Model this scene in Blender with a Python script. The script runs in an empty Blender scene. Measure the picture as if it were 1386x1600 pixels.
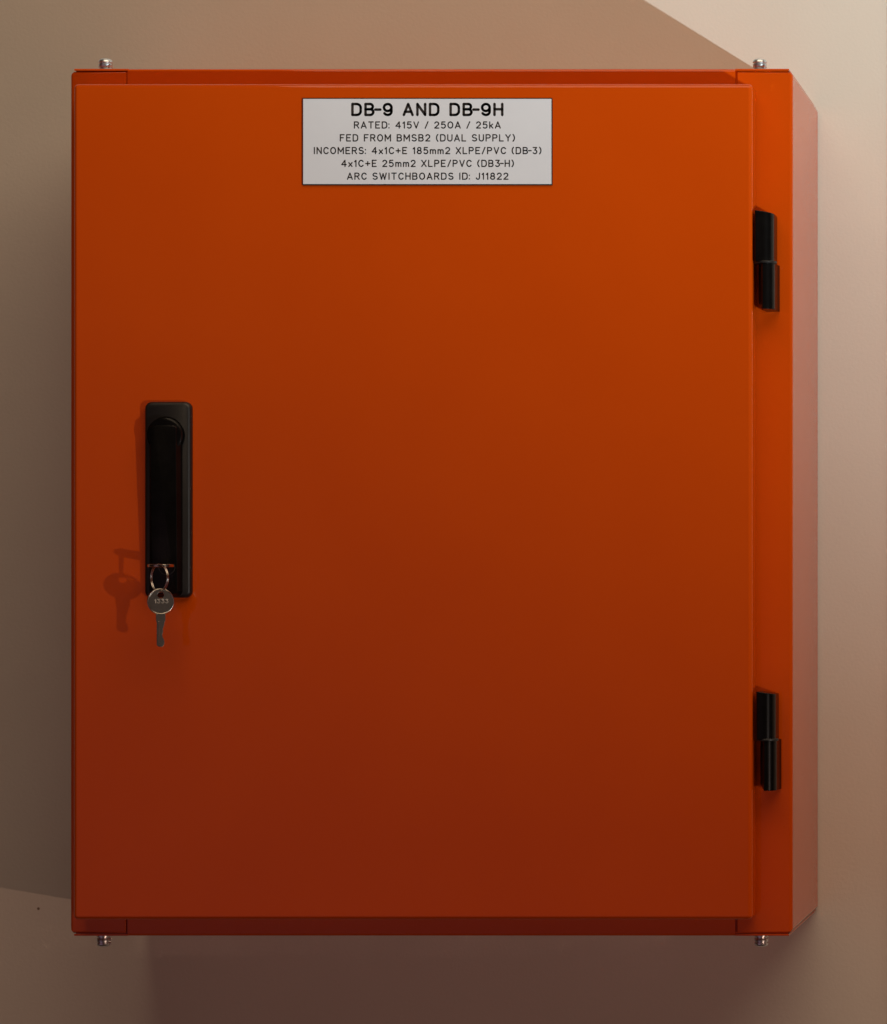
import bpy, bmesh, math, random
from mathutils import Vector, Matrix
random.seed(7)
R = math.radians
scene = bpy.context.scene

# ------------------------------------------------------------------ camera
cam_data = bpy.data.cameras.new("camera")
cam = bpy.data.objects.new("camera", cam_data)
scene.collection.objects.link(cam)
scene.camera = cam
cam.location = (0.6036, -2.9019, -0.0805)
cam.rotation_euler = (R(90.04), 0, 0)
cam_data.sensor_fit = 'HORIZONTAL'
cam_data.sensor_width = 36
cam_data.lens = 131.935
cam_data.shift_x = -0.80567
cam_data.shift_y = 0.0957
cam_data.clip_start = 0.05
cam_data.clip_end = 100

# ------------------------------------------------------------------ world: dim room plus added glow
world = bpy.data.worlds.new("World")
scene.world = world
world.use_nodes = True
bg = world.node_tree.nodes["Background"]
wn = world.node_tree
# dark room; an added rosy glow, low behind the camera, tints the door's reflections
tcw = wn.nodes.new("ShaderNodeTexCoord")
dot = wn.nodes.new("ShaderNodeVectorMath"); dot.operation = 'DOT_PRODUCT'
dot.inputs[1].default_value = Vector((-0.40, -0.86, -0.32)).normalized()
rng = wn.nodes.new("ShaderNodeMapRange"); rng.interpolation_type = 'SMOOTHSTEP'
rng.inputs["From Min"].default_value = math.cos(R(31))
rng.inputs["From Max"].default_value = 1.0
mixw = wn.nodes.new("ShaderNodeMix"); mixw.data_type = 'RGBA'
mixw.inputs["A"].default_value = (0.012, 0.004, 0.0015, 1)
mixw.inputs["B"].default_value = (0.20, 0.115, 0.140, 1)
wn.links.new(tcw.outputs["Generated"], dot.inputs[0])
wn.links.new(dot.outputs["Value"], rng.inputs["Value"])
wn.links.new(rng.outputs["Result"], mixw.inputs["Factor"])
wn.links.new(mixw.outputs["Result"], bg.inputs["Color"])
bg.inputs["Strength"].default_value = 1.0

# ------------------------------------------------------------------ lamps
def aim(o, target):
    d = Vector(target) - o.location
    o.rotation_euler = d.to_track_quat('-Z', 'Y').to_euler()

def link(o):
    scene.collection.objects.link(o)
    return o

# small hard flash, low on the right, tipped upwards: the crisp shadows
FLASH_POS = Vector((2.11, -2.20, -0.762))
AZ, EL = R(48.5), R(59.0)
ld = bpy.data.lights.new("flash_lamp", 'SPOT')
ld.energy = 39.5 * 12.7
ld.color = (0.75, 0.955, 1.0)
ld.shadow_soft_size = 0.010
ld.spot_size = R(102.0)
ld.spot_blend = 1.0
flash = link(bpy.data.objects.new("flash_lamp", ld))
flash.location = FLASH_POS
aim(flash, FLASH_POS + Vector((-math.sin(AZ) * math.cos(EL), math.cos(AZ) * math.cos(EL), math.sin(EL))))

# the warm spill of the same lamp outside its beam
ld = bpy.data.lights.new("flash_spill", 'POINT')
ld.energy = 39.5 * 1.02
ld.color = (1.0, 0.60, 0.43)
ld.shadow_soft_size = 0.010
spill = link(bpy.data.objects.new("flash_spill", ld))
spill.location = FLASH_POS

# broad warm ceiling light above the cabinet
ld = bpy.data.lights.new("ceiling_lamp", 'AREA')
ld.energy = 9.87 * 2.62
ld.color = (1.0, 0.755, 0.515)
ld.shape = 'RECTANGLE'
ld.size = 2.6
ld.size_y = 1.4
top = link(bpy.data.objects.new("ceiling_lamp", ld))
top.location = (0.74, -1.35, 1.568)
aim(top, (0.74, -0.116, 0.0))

# ------------------------------------------------------------------ render look
scene.view_settings.view_transform = 'Standard'
scene.view_settings.look = 'None'
scene.view_settings.gamma = 1.0
scene.view_settings.use_curve_mapping = False
scene.view_settings.exposure = 0.0
scene.render.film_transparent = False
cy = scene.cycles
cy.use_denoising = True
cy.caustics_reflective = True
cy.blur_glossy = 0.0
cy.sample_clamp_indirect = 40.0
cy.use_guiding = True
cy.guiding_training_samples = 48
cy.max_bounces = 8

# ------------------------------------------------------------------ materials
def new_mat(name):
    m = bpy.data.materials.new(name)
    m.use_nodes = True
    nt = m.node_tree
    return m, nt, nt.nodes["Principled BSDF"]

def add_noise_bump(nt, bsdf, scale, distance, strength=1.0, detail=2.0, normal_name="Normal"):
    tc = nt.nodes.new("ShaderNodeTexCoord")
    no = nt.nodes.new("ShaderNodeTexNoise")
    no.inputs["Scale"].default_value = scale
    no.inputs["Detail"].default_value = detail
    bu = nt.nodes.new("ShaderNodeBump")
    bu.inputs["Distance"].default_value = distance
    bu.inputs["Strength"].default_value = strength
    nt.links.new(tc.outputs["Object"], no.inputs["Vector"])
    nt.links.new(no.outputs["Fac"], bu.inputs["Height"])
    nt.links.new(bu.outputs["Normal"], bsdf.inputs[normal_name])
    return tc, no, bu

def vary(nt, bsdf, tc, c0, c1, scale, detail=4.0):
    no = nt.nodes.new("ShaderNodeTexNoise")
    no.inputs["Scale"].default_value = scale
    no.inputs["Detail"].default_value = detail
    ra = nt.nodes.new("ShaderNodeValToRGB")
    ra.color_ramp.elements[0].position = 0.3
    ra.color_ramp.elements[1].position = 0.7
    ra.color_ramp.elements[0].color = (*c0, 1)
    ra.color_ramp.elements[1].color = (*c1, 1)
    nt.links.new(tc.outputs["Object"], no.inputs["Vector"])
    nt.links.new(no.outputs["Fac"], ra.inputs["Fac"])
    nt.links.new(ra.outputs["Color"], bsdf.inputs["Base Color"])
    return ra

# painted plaster wall with a fine roller texture and one speck
WALL, nt, b = new_mat("wall_paint")
tc, no, bu = add_noise_bump(nt, b, 360, 0.0006, 0.26, 3.0)
ra = vary(nt, b, tc, (0.690, 0.640, 0.572), (0.720, 0.672, 0.604), 7.0)
b.inputs["Roughness"].default_value = 0.62
b.inputs["Specular IOR Level"].default_value = 0.3
ds = nt.nodes.new("ShaderNodeVectorMath"); ds.operation = 'DISTANCE'
ds.inputs[1].default_value = (-0.3959, 0.0, -0.3568)
lt = nt.nodes.new("ShaderNodeMapRange")
lt.inputs["From Min"].default_value = 0.0008
lt.inputs["From Max"].default_value = 0.0016
mx = nt.nodes.new("ShaderNodeMix"); mx.data_type = 'RGBA'
mx.inputs["A"].default_value = (0.20, 0.14, 0.10, 1)
nt.links.new(tc.outputs["Object"], ds.inputs[0])
nt.links.new(ds.outputs["Value"], lt.inputs["Value"])
nt.links.new(lt.outputs["Result"], mx.inputs["Factor"])
nt.links.new(ra.outputs["Color"], mx.inputs["B"])
nt.links.new(mx.outputs["Result"], b.inputs["Base Color"])

# orange powder coat
ORANGE, nt, b = new_mat("orange_powder_coat")
tc, no, bu = add_noise_bump(nt, b, 520, 0.00003, 0.5, 2.0)
vary(nt, b, tc, (0.618, 0.0705, 0.0008), (0.642, 0.0755, 0.0011), 9.0)
b.inputs["Roughness"].default_value = 0.55
b.inputs["Specular IOR Level"].default_value = 0.03
b.inputs["Coat Weight"].default_value = 0.8
b.inputs["Coat Roughness"].default_value = 0.045
nt.links.new(bu.outputs["Normal"], b.inputs["Coat Normal"])

BLACK, nt, b = new_mat("black_plastic")
tc, no, bu = add_noise_bump(nt, b, 1500, 0.00008, 0.5, 2.0)
vary(nt, b, tc, (0.010, 0.009, 0.009), (0.014, 0.0125, 0.0125), 60.0)
b.inputs["Roughness"].default_value = 0.42

GLOSS, nt, b = new_mat("glossy_black_plastic")
tc, no, bu = add_noise_bump(nt, b, 900, 0.00003, 0.3, 2.0)
vary(nt, b, tc, (0.003, 0.0025, 0.0025), (0.005, 0.0045, 0.0045), 80.0)
b.inputs["Roughness"].default_value = 0.24
b.inputs["Specular IOR Level"].default_value = 0.18

CORE, nt, b = new_mat("dark_laminate_core")
tc, no, bu = add_noise_bump(nt, b, 1200, 0.00003, 0.3)
vary(nt, b, tc, (0.016, 0.012, 0.012), (0.022, 0.017, 0.016), 90.0)
b.inputs["Roughness"].default_value = 0.55

PLATE, nt, b = new_mat("white_engraving_laminate")
tc, no, bu = add_noise_bump(nt, b, 900, 0.00003, 0.3)
vary(nt, b, tc, (0.750, 0.775, 0.850), (0.775, 0.800, 0.875), 25.0)
b.inputs["Roughness"].default_value = 0.45

def metal(name, c0, c1, rough, scale):
    m, nt, b = new_mat(name)
    tc, no, bu = add_noise_bump(nt, b, 1400, 0.00004, 0.5)
    vary(nt, b, tc, c0, c1, scale)
    b.inputs["Metallic"].default_value = 1.0
    b.inputs["Roughness"].default_value = rough
    return m
ZINC = metal("zinc_plated_steel", (0.70, 0.77, 0.84), (0.80, 0.87, 0.93), 0.34, 500)
NICKEL = metal("nickel_plated_brass", (0.50, 0.46, 0.41), (0.62, 0.57, 0.51), 0.19, 300)
STAMP = metal("worn_bright_stamping", (0.46, 0.42, 0.38), (0.56, 0.52, 0.46), 0.6, 300)
RINGM = metal("steel_ring_wire", (0.52, 0.50, 0.48), (0.66, 0.64, 0.62), 0.2, 300)

# ------------------------------------------------------------------ mesh helpers
def add_box(bm, x0, x1, y0, y1, z0, z1):
    v = [bm.verts.new((x, y, z)) for x in (x0, x1) for y in (y0, y1) for z in (z0, z1)]
    for f in ((0, 1, 3, 2), (4, 6, 7, 5), (0, 4, 5, 1), (2, 3, 7, 6), (0, 2, 6, 4), (1, 5, 7, 3)):
        bm.faces.new([v[i] for i in f])

def add_prism(bm, pts, a, b, to3):
    """closed outline pts (2D) swept from a to b; to3(p, q, t) gives the 3D point"""
    lo = [bm.verts.new(to3(p, q, a)) for p, q in pts]
    hi = [bm.verts.new(to3(p, q, b)) for p, q in pts]
    n = len(pts)
    for i in range(n):
        j = (i + 1) % n
        bm.faces.new((lo[i], lo[j], hi[j], hi[i]))
    bm.faces.new(lo)
    bm.faces.new(hi)

def arc(cx, cy, rx, ry, a0, a1, n):
    return [(cx + rx * math.cos(R(a0 + (a1 - a0) * i / n)), cy + ry * math.sin(R(a0 + (a1 - a0) * i / n))) for i in range(n + 1)]

def rounded(x0, x1, z0, z1, r, n=6):
    return (arc(x1 - r, z1 - r, r, r, 0, 90, n) + arc(x0 + r, z1 - r, r, r, 90, 180, n) +
            arc(x0 + r, z0 + r, r, r, 180, 270, n) + arc(x1 - r, z0 + r, r, r, 270, 360, n))

def add_lathe(bm, prof, m, n=40):
    """prof: (radius, height) pairs turned round local z; m places it"""
    rings = []
    for r, h in prof:
        if r < 1e-7:
            rings.append([bm.verts.new(m @ Vector((0, 0, h)))])
        else:
            rings.append([bm.verts.new(m @ Vector((r * math.cos(2 * math.pi * i / n), r * math.sin(2 * math.pi * i / n), h))) for i in range(n)])
    for A, B in zip(rings, rings[1:]):
        for i in range(n):
            j = (i + 1) % n
            if len(A) == 1:
                bm.faces.new((A[0], B[i], B[j]))
            elif len(B) == 1:
                bm.faces.new((A[i], A[j], B[0]))
            else:
                bm.faces.new((A[i], A[j], B[j], B[i]))

def add_loft(bm, outlines):
    """rows of equally long 3D outlines skinned together, both ends capped"""
    rows = [[bm.verts.new(p) for p in o] for o in outlines]
    n = len(rows[0])
    for A, B in zip(rows, rows[1:]):
        for i in range(n):
            j = (i + 1) % n
            bm.faces.new((A[i], A[j], B[j], B[i]))
    bm.faces.new(rows[0])
    bm.faces.new(rows[-1])

def obj(name, bm, mat, parent=None, bevel=0, seg=3, smooth=35, limit=40, weighted=False):
    bmesh.ops.recalc_face_normals(bm, faces=bm.faces[:])
    me = bpy.data.meshes.new(name)
    bm.to_mesh(me)
    bm.free()
    o = bpy.data.objects.new(name, me)
    link(o)
    me.materials.append(mat)
    if bevel:
        md = o.modifiers.new("bevel", 'BEVEL')
        md.width = bevel
        md.segments = seg
        md.limit_method = 'ANGLE'
        md.angle_limit = R(limit)
        md.harden_normals = True
        for p in me.polygons:
            p.use_smooth = True
    elif smooth:
        for p in me.polygons:
            p.use_smooth = True
        me.set_sharp_from_angle(angle=R(smooth))
    if weighted:
        wn_ = o.modifiers.new("weighted_normal", 'WEIGHTED_NORMAL')
        wn_.weight = 100
        wn_.keep_sharp = True
    if parent:
        o.parent = parent
        o.matrix_parent_inverse = parent.matrix_world.inverted()
    return o

def thing(name, label, cat, loc=(0, 0, 0), group=None):
    o = link(bpy.data.objects.new(name, None))
    o.location = loc
    o.empty_display_size = 0.05
    o["label"] = label
    o["category"] = cat
    if group:
        o["group"] = group
    bpy.context.view_layer.update()
    return o

# ------------------------------------------------------------------ the wall
bm = bmesh.new()
v = [bm.verts.new(p) for p in ((-3, 0, -2.2), (3.5, 0, -2.2), (3.5, 0, 2.4), (-3, 0, 2.4))]
bm.faces.new((v[0], v[1], v[2], v[3]))
o = obj("wall", bm, WALL, smooth=0)
o["kind"] = "structure"
o["label"] = "smooth beige painted wall behind the orange cabinet"

# unseen trim added outside the frame edge to throw the thin dark strip at the right
bm = bmesh.new()
add_box(bm, 0.381, 0.47, -0.026, 0.001, -2.2, 2.4)
o = obj("unseen_trim", bm, WALL, bevel=0.002)
o["kind"] = "structure"

# ------------------------------------------------------------------ the cabinet
D = 0.2019            # depth of the body
YF = -D               # front of the frame
YD = -0.232           # front of the door
cab = thing("electrical_cabinet",
            "orange powder coated switchboard cabinet with one hinged door mounted on the beige wall",
            "electrical cabinet", (0, -0.1, -0.3602))

def side_panel(s):
    r, t, xi = 0.0026, 0.0016, 0.2538
    outer = [(0.3, -0.002)] + arc(0.3 - r, YF + r, r, r, 0, -90, 6) + [(xi, YF)]
    inner = [(xi, YF + t)] + arc(0.3 - r, YF + r, r - t, r - t, -90, 0, 4) + [(0.3 - t, -0.002)]
    bm = bmesh.new()
    def end(x):
        e = max(0.0, (x - .2960) / .0041)
        return .3574 - .0036 * (1 - math.sqrt(max(0.0, 1 - e * e)))
    add_loft(bm, [[(x * s, y, k * end(x)) for x, y in outer + inner] for k in (-1, 1)])
    return obj("side_panel", bm, ORANGE, cab, bevel=0.0006, seg=2, weighted=True)
side_panel(1)
side_panel(-1)

def cross_panel(s, name):
    r, t, zo, xm, xe = 0.0026, 0.0016, 0.3602, 0.2523, 0.2968
    bm = bmesh.new()
    outer = [(-0.002, zo)] + arc(YF + r, zo - r, r, r, 90, 180, 6) + [(YF, zo - 0.026)]
    inner = [(YF + t, zo - 0.026)] + arc(YF + r, zo - r, r - t, r - t, 180, 90, 4) + [(-0.002, zo - t)]
    add_prism(bm, [(y, z * s) for y, z in outer + inner], -xm, xm, lambda p, q, t: (t, p, q))
    for a, b in ((-xe, -xm), (xm, xe)):
        flat = [(-0.002, zo), (YF + 0.0008, zo), (YF + 0.0002, zo - 0.0005), (YF + 0.0002, zo - t), (-0.002, zo - t)]
        add_prism(bm, [(y, z * s) for y, z in flat], a, b, lambda p, q, t: (t, p, q))
        # inner lip that the side panels are screwed against, it closes the seams
        m0, m1 = (a + 0.001, xm * -1 + 0.012) if a < 0 else (xm - 0.012, b - 0.001)
        z0, z1 = sorted(((zo - 0.030) * s, (zo - t - 0.0001) * s))
        add_box(bm, m0, m1, YF + t + 0.0003, YF + t + 0.0013, z0, z1)
    return obj(name, bm, ORANGE, cab, weighted=True)
cross_panel(1, "top_panel")
cross_panel(-1, "bottom_panel")

bm = bmesh.new()
add_box(bm, -0.298, 0.298, -0.0036, -0.0022, -0.3582, 0.3582)
obj("back_panel", bm, ORANGE, cab, smooth=0)

# door: a folded pan with rounded edges
bm = bmesh.new()
add_box(bm, -0.2876, 0.2704, YD, YF - 0.0018, -0.3438, 0.3430)
obj("door", bm, ORANGE, cab, bevel=0.0036, seg=6)

# ---- nameplate: white laminate on a dark core with engraved lettering
NP0, NP1, NPZ0, NPZ1 = -0.0990, 0.1062, 0.2594, 0.3309
bm = bmesh.new()
add_box(bm, NP0, NP1, YD - 0.0013, YD + 0.0002, NPZ0, NPZ1)
plate = obj("nameplate", bm, CORE, cab, bevel=0.0002, seg=1)
bm = bmesh.new()
add_box(bm, NP0 + 0.0007, NP1 - 0.0007, YD - 0.0017, YD - 0.0012, NPZ0 + 0.0008, NPZ1 - 0.0007)
obj("plate_face", bm, PLATE, plate, bevel=0.00015, seg=1)

def G(w, *s, l=0.0, r=0.0):
    return (w, s, l, r)
A_ = arc
GL = {
 'D': G(.68, [(0, 0), (0, 1), (.34, 1)] + A_(.34, .66, .34, .34, 90, 0, 7) + A_(.34, .34, .34, .34, 0, -90, 7) + [(0, 0)]),
 'B': G(.64, [(0, .52), (0, 1), (.38, 1)] + A_(.38, .76, .22, .24, 90, -90, 9) + [(0, .52), (.38, .52)] + A_(.38, .26, .26, .26, 90, -90, 9) + [(0, 0), (0, .52)]),
 '-': G(.42, [(0, .49), (.42, .49)], l=-.24, r=-.10),
 '9': G(.62, A_(.31, .68, .31, .32, 0, 360, 22), [(.62, .68), (.62, .36)] + A_(.31, .31, .31, .31, 0, -150, 11)),
 'A': G(.72, [(0, 0), (.36, 1), (.72, 0)], [(.11, .29), (.61, .29)]),
 'N': G(.64, [(0, 0), (0, 1), (.64, 0), (.64, 1)]),
 'H': G(.64, [(0, 0), (0, 1)], [(.64, 0), (.64, 1)], [(0, .52), (.64, .52)]),
 'R': G(.64, [(0, 0), (0, 1), (.36, 1)] + A_(.36, .75, .26, .25, 90, -90, 9) + [(0, .5)], [(.32, .5), (.64, 0)]),
 'T': G(.66, [(0, 1), (.66, 1)], [(.33, 1), (.33, 0)]),
 'E': G(.58, [(.58, 1), (0, 1), (0, 0), (.58, 0)], [(0, .52), (.46, .52)]),
 'F': G(.56, [(.56, 1), (0, 1), (0, 0)], [(0, .52), (.44, .52)]),
 ':': G(.06, [(.03, .66), (.03, .62)], [(.03, .06), (.03, .02)], l=-.1),
 '4': G(.68, [(.5, 0), (.5, 1), (0, .3), (.68, .3)]),
 '1': G(.24, [(0, .78), (.2, 1), (.2, 0)]),
 '5': G(.60, [(.54, 1), (.09, 1), (.04, .55)] + A_(.29, .32, .31, .33, 128, -145, 14)),
 '2': G(.60, A_(.3, .71, .29, .29, 165, -28, 11) + [(0, 0), (.6, 0)]),
 '0': G(.72, A_(.36, .5, .36, .5, 90, 450, 26)),
 'O': G(.74, A_(.37, .5, .37, .5, 90, 450, 26)),
 '8': G(.60, A_(.3, .76, .25, .24, -90, 270, 20) + A_(.3, .26, .3, .26, 90, 450, 22)),
 '3': G(.58, [(.02, 1), (.54, 1), (.26, .58)] + A_(.27, .3, .3, .3, 85, -148, 13)),
 'V': G(.68, [(0, 1), (.34, 0), (.68, 1)]),
 '/': G(.42, [(0, -.03), (.42, 1.03)]),
 'k': G(.46, [(0, 0), (0, 1)], [(.44, .64), (0, .24)], [(.15, .38), (.46, 0)]),
 'M': G(.80, [(0, 0), (0, 1), (.4, .3), (.8, 1), (.8, 0)]),
 'S': G(.64, A_(.32, .75, .30, .25, 35, 270, 12) + A_(.32, .25, .32, .25, 90, -150, 12)),
 '(': G(.22, A_(.62, .5, .62, .72, 132, 228, 9)),
 ')': G(.22, A_(-.40, .5, .62, .72, 48, -48, 9)),
 'U': G(.64, [(0, 1), (0, .32)] + A_(.32, .32, .32, .32, 180, 360, 12) + [(.64, 1)]),
 'L': G(.54, [(0, 1), (0, 0), (.54, 0)]),
 'P': G(.62, [(0, 0), (0, 1), (.35, 1)] + A_(.35, .74, .27, .26, 90, -90, 9) + [(0, .48)]),
 'Y': G(.68, [(0, 1), (.34, .48), (.68, 1)], [(.34, .48), (.34, 0)]),
 'I': G(.04, [(.02, 0), (.02, 1)]),
 'C': G(.66, A_(.36, .5, .36, .5, 38, 322, 18)),
 'x': G(.50, [(0, 0), (.5, .62)], [(0, .62), (.5, 0)]),
 'X': G(.66, [(0, 0), (.66, 1)], [(0, 1), (.66, 0)]),
 '+': G(.62, [(0, .47), (.62, .47)], [(.31, .16), (.31, .78)]),
 'm': G(.78, [(0, 0), (0, .64)], [(0, .42)] + A_(.195, .45, .195, .19, 180, 0, 7) + [(.39, 0)], [(.39, .42)] + A_(.585, .45, .195, .19, 180, 0, 7) + [(.78, 0)]),
 'W': G(.96, [(0, 1), (.24, 0), (.48, .92), (.72, 0), (.96, 1)]),
 'J': G(.48, [(.48, 1), (.48, .28)] + A_(.24, .28, .24, .28, 0, -165, 9)),
}

def add_strokes(bm, lines, half, to3):
    for line in lines:
        for (ax, az), (bx, bz) in zip(line, line[1:]):
            dx, dz = bx - ax, bz - az
            L = math.hypot(dx, dz)
            if L < 1e-9:
                continue
            nx, nz = -dz / L * half, dx / L * half
            bm.faces.new([bm.verts.new(to3(p, q)) for p, q in ((ax + nx, az + nz), (ax - nx, az - nz), (bx - nx, bz - nz), (bx + nx, bz + nz))])
        for px, pz in line:
            bm.faces.new([bm.verts.new(to3(px + half * math.cos(2 * math.pi * i / 12), pz + half * math.sin(2 * math.pi * i / 12))) for i in range(12)])

def set_line(bm, text, x0, x1, z0, z1, half, to3):
    """strokes of text whose inked extent is x0..x1 and z0..z1"""
    h = z1 - z0 - 2 * half
    gap, space = 0.40, 0.62
    pos, x = [], 0.0
    for i, ch in enumerate(text):
        if ch == ' ':
            x += space
            continue
        w, s, l, r = GL[ch]
        if i:
            x += l
        pos.append((ch, x))
        end = x + w
        x = end + gap + r
    k = (x1 - x0 - 2 * half) / end
    for ch, px in pos:
        w, s, l, r = GL[ch]
        add_strokes(bm, [[(x0 + half + (px + p) * k, z0 + half + q * h) for p, q in st] for st in s], half, to3)

K = 0.5254e-3
def ux(u): return -0.0989 + (u - 472.5) * K
def vz(v): return 0.3308 - (v - 153.5) * K
bm = bmesh.new()
yl = YD - 0.00176
for text, u0, u1, v0, v1, half in (
        ("DB-9 AND DB-9H", 548.8, 786.9, 160.7, 181.8, 0.00106),
        ("RATED: 415V / 250A / 25kA", 553.0, 782.6, 189.8, 201.2, 0.00049),
        ("FED FROM BMSB2 (DUAL SUPPLY)", 531.0, 804.8, 209.8, 221.4, 0.00049),
        ("INCOMERS: 4x1C+E 185mm2 XLPE/PVC (DB-3)", 490.2, 846.2, 229.8, 241.2, 0.00049),
        ("4x1C+E 25mm2 XLPE/PVC (DB3-H)", 533.2, 803.2, 249.8, 261.2, 0.00049),
        ("ARC SWITCHBOARDS ID: J11822", 542.2, 794.6, 269.8, 281.2, 0.00049)):
    set_line(bm, text, ux(u0), ux(u1), vz(v1), vz(v0), half, lambda p, q: (p, yl, q))
obj("lettering", bm, CORE, plate, smooth=0)

# ---- hinges on the right-hand frame, each a door leaf above a frame leaf
def hinge(ztop, zmid, zbot, dx):
    dy = YF
    up = [(.2718, .003), (.2718, .0300), (.2730, .0314), (.2770, .0315)] + arc(.2780, .0222, .0091, .0093, 84, 8, 9) + [(.2873, .016), (.2873, .0022), (.280, .0022)]
    up = [(x + dx, p) for x, p in up]
    bm = bmesh.new()
    add_loft(bm, [[(x, dy - p, zmid + 0.0003) for x, p in up],
                  [(x, dy - p, ztop - .0024 * (x - .2718) / .016) for x, p in up]])
    h = obj("hinge", bm, GLOSS, cab, bevel=0.0006, seg=2, limit=30)
    lo = [(.2742, .0008), (.2742, .0210), (.2780, .0296)] + arc(.2790, .0220, .0088, .0085, 92, 8, 9) + [(.2879, .014), (.2886, .0060), (.2892, .0036), (.2893, .0026), (.2893, .0008)]
    lo_c = [(x + dx + (0.0036 if x < .276 else 0), p) for x, p in lo]
    lo = [(x + dx, p) for x, p in lo]
    bm = bmesh.new()
    add_loft(bm, [[(x, dy - p, zmid - 0.0003) for x, p in lo], [(x, dy - p, zbot + 0.0052) for x, p in lo],
                  [(x, dy - p, zbot) for x, p in lo_c]])
    obj("frame_leaf", bm, GLOSS, h, bevel=0.0005, seg=2, limit=30)
    m = Matrix.Translation((.2800 + dx, dy - .0226, zmid - 0.001))
    bm = bmesh.new()
    add_lathe(bm, [(0, 0), (.0090, 0), (.0093, .0004), (.0093, .0016), (.0090, .002), (0, .002)], m, 24)
    obj("washer", bm, BLACK, h)
hinge(.2392, .1967, .1580, 0.0002)
hinge(-.1560, -.1962, -.2380, 0.0016)

# ---- swing handle
bm = bmesh.new()
def plate_row(inset, p):
    return [(x, YD - p, z) for x, z in rounded(-.2274 + inset, -.1893 - inset, -.0793 + inset, .0814 - inset, .0055 - inset * .6, 7)]
add_loft(bm, [plate_row(0, -0.0003), plate_row(0, .0030), plate_row(.0003, .0042), plate_row(.0011, .0053), plate_row(.0023, .0060)])
handle = obj("swing_handle", bm, BLACK, cab, smooth=50)
# round hub with a groove
m = Matrix.Translation((-.2092, YD - .0058, .0537)) @ Matrix.Rotation(R(90), 4, 'X')
bm = bmesh.new()
add_lathe(bm, [(0, -.0005), (.0154, -.0005), (.0154, .0012), (.0150, .0016), (.0146, .0012), (.0145, .0012), (.0145, .0054), (.0142, .0062), (.0133, .0067), (.0120, .0069), (0, .0069)], m, 64)
obj("hub", bm, GLOSS, handle, smooth=40)
# lever: tapered bar, proud at the hub and lower at the tip
bm = bmesh.new()
def lever_row(f):
    # f 0 = root on the plate, 1 = face
    hw = .0134 - .0030 * f
    zt, zb = .0640 - .0027 * f, -.0778 + .0016 * f
    out = []
    for x, z in rounded(-.2094 - hw, -.2094 + hw, zb, zt, .0042 - .0012 * f, 6):
        u = (zt - z) / (zt - zb)
        p = .0062 + f * (.0088 - .0052 * u)
        out.append((x, YD - p, z))
    return out
rows = [lever_row(f) for f in (-.1, 0, .55, .86)]
def shrink(row, d, dp):
    xs = [p[0] for p in row]; zs = [p[2] for p in row]
    cx, cz = (min(xs) + max(xs)) / 2, (min(zs) + max(zs)) / 2
    hx, hz = (max(xs) - min(xs)) / 2, (max(zs) - min(zs)) / 2
    return [(cx + (x - cx) * (hx - d) / hx, y - dp, cz + (z - cz) * (hz - d) / hz) for x, y, z in row]
last = rows[-1]
rows += [shrink(last, .0003, .0007), shrink(last, .0010, .0011)]
add_loft(bm, rows)
obj("lever", bm, GLOSS, handle, smooth=32)
# lock cylinder
m = Matrix.Translation((-.2072, YD - .0088, -.0538)) @ Matrix.Rotation(R(90), 4, 'X')
bm = bmesh.new()
add_lathe(bm, [(0, 0), (.0075, 0), (.0075, .0018), (.0071, .0023), (.0064, .0023), (.0061, .0019), (0, .0019)], m, 48)
obj("lock_cylinder", bm, BLACK, handle, smooth=40)

# ---- assembly screws through the top and bottom panels
def screw(x, s):
    z = .3602 * s
    m = Matrix.Translation((x, YF + .0135, z))
    if s < 0:
        m = m @ Matrix.Rotation(R(180), 4, 'X')
    bm = bmesh.new()
    add_lathe(bm, [(0, 0), (.0061, 0), (.0061, .0016), (.0059, .0018), (.0049, .0018), (.0049, .0030), (.0056, .0030), (.0058, .0033), (.0058, .0057),
                   (.0055, .0060), (.0050, .0061), (.0050, .0066), (.0055, .0067), (.0058, .0071), (.0057, .0084), (.0050, .0094), (.0036, .0101), (.0018, .0104), (0, .0104)], m, 36)
    obj("screw", bm, ZINC, cab, smooth=38)
screw(-.2750, 1); screw(.2710, 1); screw(-.2766, -1); screw(.2724, -1)

# ------------------------------------------------------------------ keys
def add_plate_with_hole(bm, outer, inner, t0, t1, to3):
    """outer and inner outlines with the same number of points, swept t0..t1"""
    n = len(outer)
    V = [[bm.verts.new(to3(p, q, t)) for p, q in o] for o in (outer, inner) for t in (t0, t1)]
    o0, o1, i0, i1 = V
    for i in range(n):
        j = (i + 1) % n
        bm.faces.new((o0[i], o0[j], o1[j], o1[i]))
        bm.faces.new((i0[i], i1[i], i1[j], i0[j]))
        bm.faces.new((o0[i], i0[i], i0[j], o0[j]))
        bm.faces.new((o1[i], o1[j], i1[j], i1[i]))

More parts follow.
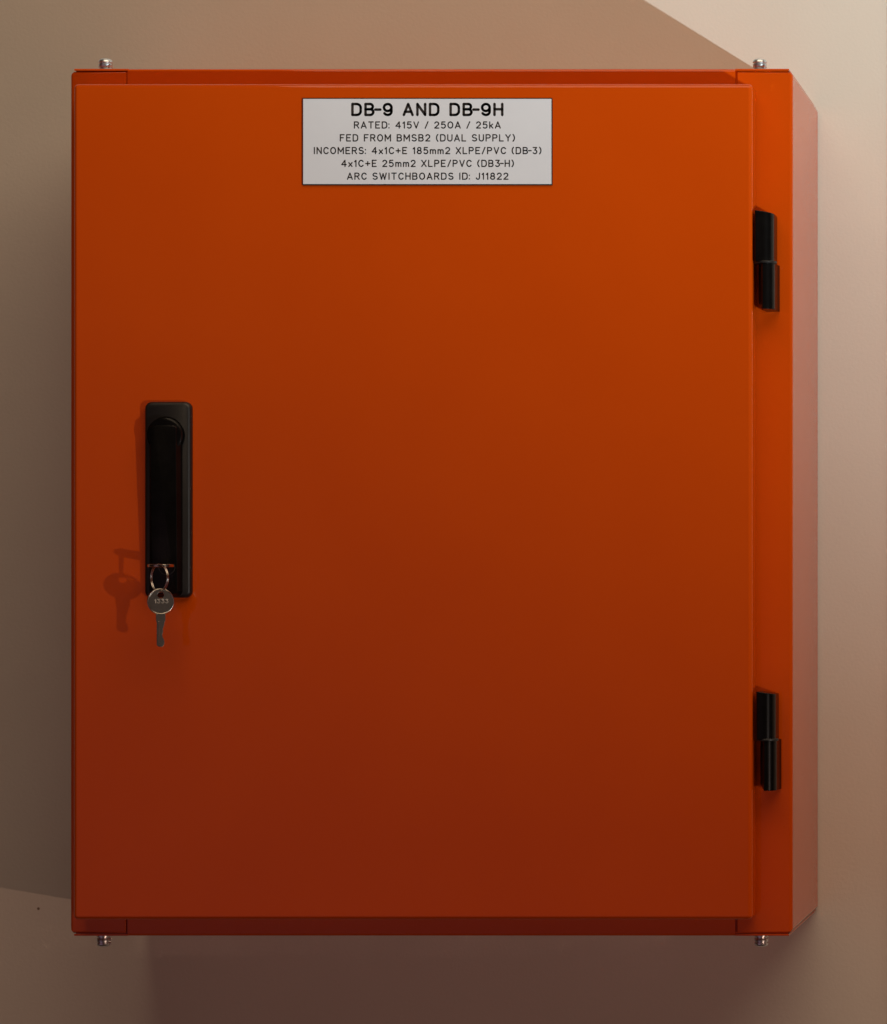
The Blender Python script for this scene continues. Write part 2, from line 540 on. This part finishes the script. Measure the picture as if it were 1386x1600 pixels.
def make_key(name, label, origin, u, w, n, hole_r, group):
    """u across the key, w from bow to tip, n through its thickness; origin = bow centre"""
    u, w, n, O = Vector(u), Vector(w), Vector(n), Vector(origin)
    to3 = lambda p, q, t: O + u * p + w * q + n * t
    root = thing(name, label, "key", origin, group)
    N = 48
    bowr = .0106
    circ = lambda r, cx=0, cy=0: [(cx + r * math.cos(2 * math.pi * i / N), cy + r * math.sin(2 * math.pi * i / N)) for i in range(N)]
    hole = [(x, -.0054 + y * 1.05) for x, y in circ(hole_r)]
    bm = bmesh.new()
    add_plate_with_hole(bm, circ(bowr - .0009), hole, -.0008, .0008, to3)
    obj("bow", bm, NICKEL, root, bevel=.00015, seg=1)
    bm = bmesh.new()
    add_plate_with_hole(bm, circ(bowr), circ(bowr - .0011), -.0012, .0012, to3)
    obj("rim", bm, NICKEL, root, bevel=.0005, seg=3)
    bl = [(-.0037, .0100), (-.0037, .0150), (-.0031, .0172), (-.0031, .0352), (-.0018, .0366), (.0012, .0368), (.0026, .0352),
          (.0030, .0330), (.0026, .0306), (.0018, .0292), (.0013, .0270), (.0020, .0246), (.0018, .0222), (.0026, .0200), (.0030, .0172), (.0038, .0150), (.0038, .0100)]
    bm = bmesh.new()
    add_prism(bm, bl, -.0010, .0010, to3)
    # milled groove ridge along the blade
    add_prism(bm, [(-.0022, .0160), (-.0022, .0340), (-.0010, .0340), (-.0010, .0160)], .0008, .00125, to3)
    obj("blade", bm, NICKEL, root, bevel=.00045, seg=3, limit=25)
    return root, to3

a = R(25)
hang_o = (-.2050, YD - .0350, -.0824)
key2, to3 = make_key("key", "nickel key hanging below the wire ring with a round stamped bow", hang_o,
                     (math.cos(a), math.sin(a), 0), (0, 0, -1), (math.sin(a), -math.cos(a), 0), .0026, "keys on the split ring")
bm = bmesh.new()
set_line(bm, "1333", -.0049, .0061, -.0015, .0021, .00034, lambda p, q: to3(p, -q, .00088))
obj("stamped_number", bm, STAMP, key2, smooth=0)

lock_o = (-.2078, YD - .0250, -.0533)
key1, t3 = make_key("key", "nickel key pushed into the lock of the black handle, seen edge on", lock_o,
                    (1, 0, 0), (0, 1, 0), (0, 0, 1), .0024, "keys on the split ring")
# the blade of the inserted key ends inside the lock cylinder

# split ring through both bows
rdir = Vector((math.cos(R(37)), -math.sin(R(37)), 0))
rn = Vector((-rdir.y, rdir.x, 0))
RR = .0112
rc = Vector((-.2058, YD - .0352, -.0532 + .0009 - RR))
ring = thing("split_ring", "thin steel wire split ring joining the hanging key to the key in the lock", "key ring", tuple(rc))
bm = bmesh.new()
turns, ns, wr = 1.9, 150, .00048
rings = []
for i in range(ns + 1):
    f = i / ns
    th = R(-60) + f * turns * 2 * math.pi
    off = (f - .5) * .0021
    cc = rc + (rdir * math.cos(th) + Vector((0, 0, 1)) * math.sin(th)) * RR + rn * off
    e1 = rdir * math.cos(th) + Vector((0, 0, 1)) * math.sin(th)
    rings.append([bm.verts.new(cc + (e1 * math.cos(2 * math.pi * k / 10) + rn * math.sin(2 * math.pi * k / 10)) * wr) for k in range(10)])
for A, B in zip(rings, rings[1:]):
    for k in range(10):
        bm.faces.new((A[k], A[(k + 1) % 10], B[(k + 1) % 10], B[k]))
bm.faces.new(rings[0]); bm.faces.new(rings[-1])
obj("wire", bm, RINGM, ring, smooth=60)
